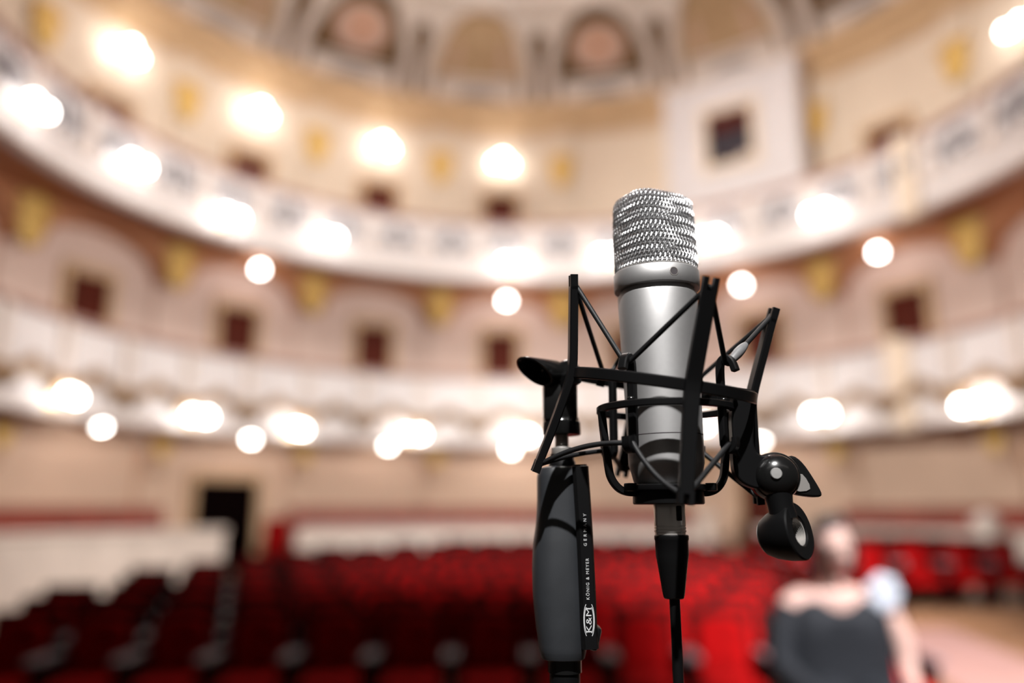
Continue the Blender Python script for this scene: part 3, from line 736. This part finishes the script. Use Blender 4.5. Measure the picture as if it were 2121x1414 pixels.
# grip: lofted rounded sections (z, x left, x right, half depth)
GS = [(28.5, -71, -50, 12), (27.4, -75.5, -47.5, 15), (22, -76.6, -46.8, 16), (8, -76.4, -46.5, 16.2), (-8, -77.4, -46.0, 16.6), (-18, -79.2, -45.6, 17.4), (-34, -80.0, -45.4, 18), (-52, -79.6, -45.4, 18), (-70, -77.6, -46.0, 17.2), (-82, -75.8, -47.0, 16.2), (-86.5, -74.6, -48, 15), (-87.5, -72, -50, 12)]
gs = []
for i in range(len(GS) - 1):
    for k in range(4):
        t = k / 4; gs.append([GS[i][j] * (1 - t) + GS[i + 1][j] * t for j in range(4)])
gs.append(list(GS[-1]))
for _ in range(3):
    gs = [gs[0]] + [[(gs[i - 1][j] + 2 * gs[i][j] + gs[i + 1][j]) / 4 if j else gs[i][0] for j in range(4)] for i in range(1, len(gs) - 1)] + [gs[-1]]
rows = []
for z, xl, xr, hd in gs:
    cx_, hw = (xl + xr) / 2, (xr - xl) / 2
    rows.append([sp_(cx_ + hw * math.copysign(abs(math.cos(b)) ** .8, math.cos(b)), SY + hd * math.copysign(abs(math.sin(b)) ** .8, math.sin(b)), z) for b in [2 * pi * k / 40 for k in range(40)]])
mb = MB(); mb.grid(rows, True); mb.f += [tuple(range(39, -1, -1)), tuple((len(rows) - 1) * 40 + k for k in range(40))]
grip = mb.build('hand_grip', 'rubber', st, 40)
# clutch lever strip on the right front of the grip
mb = MB()
stp = smooth_path([sp_(x, 27.5, z) for x, z in ((-50.2, 29.0), (-50.0, 24), (-49.0, 4), (-48.0, -20), (-47.3, -45), (-46.8, -66), (-46.0, -79))], 4)
mb.sweep(stp, [(x * mm, y * mm) for x, y in ((-11, -4.2), (-10, -5), (9, -5), (11, -3), (11, 3.6), (9, 5), (-10, 5), (-11, 4.2))], up=(1, 0, 0), scales=[.82 if i < 2 else 1.0 for i in range(len(stp))])
lev = mb.build('clutch_lever', 'black', st, 35)
MB().rbox(sp_(-43.2, 27, -73.5), V3(6.4, 16, 14), 2.2 * mm, rot=Matrix.Rotation(math.radians(14), 3, 'Y')).build('lever_toe', 'black', lev, 40)
# printing on the lever strip
RT = Matrix(((0, -1, 0), (0, 0, -1), (1, 0, 0)))
def printing(txt, size, x, z, track=1.0, align='LEFT', sx=1.0):
    cu = bpy.data.curves.new('lettering', 'FONT'); cu.body = txt; cu.size = size * mm; cu.align_x = align; cu.align_y = 'CENTER'; cu.space_character = track; cu.extrude = 0.05 * mm; cu.resolution_u = 3
    tmp = bpy.data.objects.new('lettering_tmp', cu); COL.objects.link(tmp); dg = bpy.context.evaluated_depsgraph_get(); dg.update()
    me = bpy.data.meshes.new_from_object(tmp.evaluated_get(dg)); bpy.data.objects.remove(tmp, do_unlink=True); me.materials.clear(); me.materials.append(M['print'])
    o = bpy.data.objects.new('lettering', me); COL.objects.link(o); o.parent = lev
    mt = RT.to_4x4(); mt.translation = sp_(x, 16.35, z); o.matrix_local = mt @ Matrix.Diagonal((sx, 1, 1, 1))
    return o
printing('KÖNIG & MEYER', 2.6, -47.1, -51.0, 1.3)
printing('GERMANY', 2.6, -48.1, -20.0, 1.9)
printing('K&M', 4.6, -46.8, -62.5, 1.0, 'CENTER', 1.55)
ov = MB()
for s in (-1, 1):
    for ro in (1.0, 1.22):
        ov.tube([sp_(-46.8 + s * (.6 + 2.1 * ro * math.cos(b)), 16.4, -62.5 + 8.0 * ro * math.sin(b)) for b in [-1.15 + 2.3 * k / 18 for k in range(19)]], .24 * mm, 5)
ov.build('emblem_oval', 'print', lev)
# stem, nut and thread above the grip
MB().lathe(L([(8.6, 26), (8.6, 31), (7.6, 33), (7.6, 36.4)]), sp_(SX, SY, 0), sides=32).build('stem', 'black', st, 40)
MB().lathe(L([(6.7, 36.2), (7.0, 36.8), (7.0, 40.4), (6.5, 41)]), sp_(SX, SY, 0), sides=24).build('lock_nut', 'steel', st, 30)
tp = []
for i in range(12): tp += [(4.7, 40 + i * .9), (4.1, 40.45 + i * .9)]
MB().lathe(L(tp), sp_(SX, SY, 0), sides=24).build('thread', 'steel', st, 60)
# swivel holder on top
sw = MB(); sw.lathe(L([(4.8, 48.8), (11.9, 48.8), (12.3, 49.4), (12.2, 57), (11.3, 58), (11.2, 60)]), sp_(SX, SY, 0), sides=36)
swo = sw.build('swivel_foot', 'gloss', st, 40)
mb = MB()
mb.rbox(sp_(SX - 1.0, SY, 70), V3(22, 19, 25), 2.2 * mm); mb.build('swivel_body', 'gloss', st, 40)
MB().lathe(L([(8.0, -10), (9.0, -8.8), (9.0, 8.8), (8.0, 10)]), sp_(SX + 1.5, SY, 88), (.35, -.93, 0), 32).build('swivel_head', 'gloss', st, 40)
# tube-shaped clip cut at a slant
A0 = V3(-62.8, 34, 88.6); dv = Vector((-19, -17, -1.0)).normalized(); side = dv.cross(Vector((0, 0, 1))).normalized(); upv = side.cross(dv).normalized()
cutd = (upv * .8 - side * .25); cb_ = MB(); rows = []
ang = [2 * pi * k / 40 for k in range(40)]
def ringp(r, l, cut): return [A0 + S + dv * ((l + cut * (math.sin(b) * .95 + .3 * math.cos(b))) * mm) + (side * math.cos(b) + upv * math.sin(b)) * (r * mm) for b in ang]
cb_.grid([ringp(8.0, 0, 0), ringp(8.6, 3, 0), ringp(8.9, 20, 10), ringp(8.6, 20.8, 10.5), ringp(7.4, 20.8, 10.3), ringp(7.2, 8, 2)], True)
n0 = len(cb_.v) - 40; cb_.f.append(tuple(n0 + k for k in range(40))); cb_.f.append(tuple(range(39, -1, -1)))
clip = cb_.build('clip_tube', 'gloss', st, 35)
for i, (x, q) in enumerate(((-2.0, 5), (0.5, 3.4), (2.5, 1.6), (-3.2, -2.6))):
    MB().sphere(A0 + S + dv * ((9 + .8 * x) * mm) + side * (x * mm) + upv * (q * mm), .7 * mm, 8, 6).build('rivet_or_glint', 'steel', clip)  # small steel beads set in as glints of light on the clip
# lug of the mount bolted to the swivel head
MB().sweep([fr_(-104, 54.0, -1.5), V3(-56, 22, 82), V3(-59, 33, 86)], brect(4, 4.2, 1), up=(0, 0, 1)).build('stand_lug', 'black', sm, 40)

# --- cable with connector
cb = empty('microphone_cable', FGO + V3(.8, 0, -1300)); Q = V3(-.8, 0, 1300)
tag(cb, 'black cable hanging from the microphone with a silver connector', 'cable')
def cp(x, y, z): return V3(x, y, z) + Q
sh = MB().lathe(L([(9.0, 6), (9.2, 5), (9.2, -7.6), (8.95, -7.8), (8.95, -8.2), (9.25, -8.4), (9.25, -9.4), (8.95, -9.6), (8.95, -10.0), (9.3, -10.2), (9.3, -11.2), (8.9, -11.5), (8.9, -13.5)]), cp(.3, 0, 0), sides=48).build('connector_shell', 'steel', cb, 30)
MB().rbox(cp(4.2, -8.6, -.5), V3(3.0, 2.2, 8.5), .6 * mm).build('release_latch', 'black', sh, 40)
MB().lathe(L([(9.4, -12.8), (9.95, -13.4), (9.95, -15.5), (9.6, -16.2), (9.5, -24), (8.6, -30), (6.3, -46), (5.9, -48), (5.3, -48.6), (3.2, -48.8)]), cp(.9, 0, 0), sides=40).build('strain_relief', 'black', cb, 30)
pth = smooth_path([cp(1.2, 0, -47), cp(1.6, 0, -100), cp(3, 0, -300), cp(12, 0, -700), cp(60, 5, -1100), cp(130, 20, -1260), cp(200, 100, -1294), cp(300, 300, -1296.8), cp(500, 380, -1296.8), cp(900, 250, -1296.8), cp(1500, 500, -1296.8)], 8)
MB().tube(pth, 3.1 * mm, 12).build('cord', 'black', cb, 60)

# ------------------------------------------------------------------ person seated on the stage
PX, PY = 1.34, 3.42
ch = empty('stage_chair', (PX, PY + .1, 1.0)); tag(ch, 'black stage chair carrying the seated person in charcoal', 'chair')
MB().rbox((0, 0, .385), (.44, .42, .06), .025).build('seat', 'black', ch)
MB().rbox((0, .24, .72), (.40, .04, .24), .018, rot=Matrix.Rotation(math.radians(-8), 3, 'X')).build('backrest', 'black', ch)
for sx in (-1, 1):
    MB().tube([(sx * .18, -.16, .42), (sx * .2, -.19, 0)], .013, 8).build('leg', 'steel', ch)
    MB().tube([(sx * .18, .2, .0), (sx * .18, .17, .42), (sx * .18, .25, .82)], .013, 8).build('leg', 'steel', ch)
per = empty('person', (PX, PY, 1.0))
tag(per, 'person seated facing the stage in a charcoal sleeveless top, head tilted, pale bare arms', 'person')
def skin_body():
    me = bpy.data.meshes.new('body'); v = []; e = []; r = []
    def chain(pts, parent=None):
        last = parent
        for p, rad in pts:
            v.append(p); r.append(rad if isinstance(rad, tuple) else (rad, rad)); i = len(v) - 1
            if last is not None: e.append((last, i))
            last = i
        return last
    pel = chain([((0, .08, .55), (.15, .11))])
    waist = chain([((0, .07, .70), (.125, .09))], pel)
    chest = chain([((-.01, .04, .86), (.14, .095))], waist)
    nb = chain([((-.015, .03, .955), (.07, .06))], chest)
    chain([((-.02, .015, 1.02), .05), ((-.025, 0, 1.08), .055)], nb)
    for s in (-1, 1):
        hip = chain([((s * .10, .02, .53), .085), ((s * .13, -.38, .52), .065), ((s * .13, -.40, .28), .05), ((s * .13, -.38, .09), .036), ((s * .14, -.50, .05), .03)], pel)
        sh_ = chain([((s * .13 - .01, .035, .945), .062), ((s * .195, .03, .925), .056)], chest)
        el = chain([((s * .245, .0, .80), .045), ((s * .25, -.02, .685), .038)], sh_)
        wr = chain([((s * .20, -.17, .62), .030), ((s * .14, -.29, .61), .023)], el)
        pm_ = chain([((s * .115, -.335, .61), .024)], wr)
        for q in range(4):
            dx = (q - 1.5) * .017; ln = (.07, .08, .076, .06)[q]
            chain([((s * .105 - s * .01 + dx, -.36, .612), .0095), ((s * .09 + dx, -.36 - ln * .55, .605), .009), ((s * .08 + dx, -.36 - ln, .59), .0075)], pm_)
        chain([((s * .085, -.325, .62), .011), ((s * .062, -.345, .617), .009)], pm_)
    me.from_pydata(v, e, [])
    o = bpy.data.objects.new('body_tmp', me); COL.objects.link(o)
    o.modifiers.new('skin', 'SKIN')
    if not me.skin_vertices: 
        bpy.context.view_layer.objects.active = o
    for i, sv in enumerate(me.skin_vertices[0].data): sv.radius = r[i]; sv.use_root = (i == 0)
    sub = o.modifiers.new('sub', 'SUBSURF'); sub.levels = 2; sub.render_levels = 2
    dg = bpy.context.evaluated_depsgraph_get(); dg.update()
    ev = o.evaluated_get(dg).to_mesh(); P_ = [tuple(q.co) for q in ev.vertices]; F_ = [tuple(f.vertices) for f in ev.polygons]
    bpy.data.objects.remove(o, do_unlink=True)
    return P_, F_
try:
    bm_ = MB(); bm_.add(*skin_body())
except Exception as ex:
    print('skin failed', ex); bm_ = MB()
# head: shaped ellipsoid with brow, nose, chin and ears, tilted towards the left of the picture
HC = Vector((-.02, -.03, 1.165)); HR = Matrix.Rotation(math.radians(-14), 3, 'Y') @ Matrix.Rotation(math.radians(16), 3, 'X')
def hp(x, y, z): return HC + HR @ Vector((x, y, z))
rows = []
for i in range(25):
    a = pi * i / 24; row = []
    for k in range(36):
        b = 2 * pi * k / 36; nx, ny, nz = math.sin(a) * math.cos(b), math.sin(a) * math.sin(b), math.cos(a)
        x, y, z = .074 * nx, .092 * ny, .112 * nz
        if nz < 0: x *= 1 + .30 * nz * abs(nz); y = y * (1 + .12 * nz) - .010 * (-nz)
        if ny < -.5:
            f = math.exp(-(nx / .16) ** 2)
            y -= .020 * f * math.exp(-((nz + .18) / .16) ** 2) + .006 * math.exp(-((nz - .25) / .12) ** 2)
            y += .008 * (math.exp(-((abs(nx) - .38) / .16) ** 2) * math.exp(-((nz - .05) / .13) ** 2))
            y -= .005 * f * math.exp(-((nz + .52) / .08) ** 2)
        row.append(hp(x, y, z))
    rows.append(row)
bm_.grid(rows, True)
for s in (-1, 1): bm_.sphere(hp(s * .075, .012, -.005), .022, 10, 8, (.35, .8, 1.3))
body = bm_.build('body', 'skin', per, 80)
for s in (-1, 1):
    ey = MB().sphere(hp(s * .030, -.0795, .008), .0095, 10, 8).build('eye', 'print', per)
    MB().sphere(hp(s * .030, -.0868, .008), .0042, 8, 6).build('iris', 'hair', ey)
    MB().tube([hp(s * (.016 + .007 * k), -.094 + .0012 * k * k * .6, .028 + .002 * k * (3 - k)) for k in range(5)], .003, 6).build('eyebrow', 'hair', per)
MB().sphere(hp(0, -.094, -.056), .017, 12, 6, (1.2, .5, .38)).build('lips', 'lips', per)
# hair: cap swept to the right of the picture with a bun
hr = MB(); rows = []
for i in range(15):
    a = pi * .62 * i / 14; row = []
    for k in range(32):
        b = 2 * pi * k / 32; nx, ny, nz = math.sin(a) * math.cos(b), math.sin(a) * math.sin(b), math.cos(a)
        lim = 1.0
        if ny < -.1 and a > .75: lim = .86 
        row.append(hp((.083 * nx) * lim, .104 * ny * lim + .008, .122 * nz + .004))
    rows.append(row)
hr.grid(rows, True)
hr.sphere(hp(.055, .07, .05), .06, 14, 10, (1, 1, .9))
for s in (-1, 1): hr.tube([hp(s * .078, -.02, .03), hp(s * .084, -.01, -.04), hp(s * .078, .005, -.11), hp(s * .07, .02, -.155)], .022, 8, scales=[.7, 1, .9, .4])
hr.build('hair', 'hair', per, 70)
# sleeveless top: lofted over the torso
rows = []
for z, hx, hy, cy in ((.46, .24, .17, .05), (.55, .24, .155, .07), (.68, .235, .135, .07), (.80, .228, .132, .045), (.88, .215, .126, .035), (.92, .19, .11, .03), (.945, .155, .095, .03), (.955, .12, .082, .03)):
    row = []
    for k in range(40):
        b = 2 * pi * k / 40; c_, s_ = math.cos(b), math.sin(b)
        dip = .045 * math.exp(-(c_ / .45) ** 2) if (s_ < 0 and z > .9) else 0
        row.append((hx * math.copysign(abs(c_) ** .8, c_) - .008, cy + hy * math.copysign(abs(s_) ** .8, s_), z - dip))
    rows.append(row)
dr = MB(); dr.grid(rows, True)
dr.build('sleeveless_top', 'dress', per, 60)
MB().tube([(-.185, .03, .905), (-.215, .02, .86), (-.245, 0, .79), (-.252, -.02, .69), (-.20, -.17, .625), (-.16, -.25, .615)], .062, 14, scales=[1.0, 1.02, .95, .9, .7, .55]).build('sleeve', 'dress', per, 60)
sk = MB()
for s in (-1, 1):
    sk.tube([(s * .10, .05, .55), (s * .13, -.38, .535), (s * .13, -.44, .48)], .11, 14, scales=[1.2, .85, .75])
sk.build('trousers', 'dress', per, 60)
rb = MB()
for i in range(7):
    a = i * 2 * pi / 7
    rb.sphere((.175 + .04 * math.cos(a), -.03, .975 + .045 * math.sin(a)), .036, 10, 8, (1, .5, 1))
rb.build('shoulder_rosette', 'ribbon', per, 60)
MB().sphere(hp(.083, -.005, -.045), .014, 12, 8).build('earring', 'steel', per)
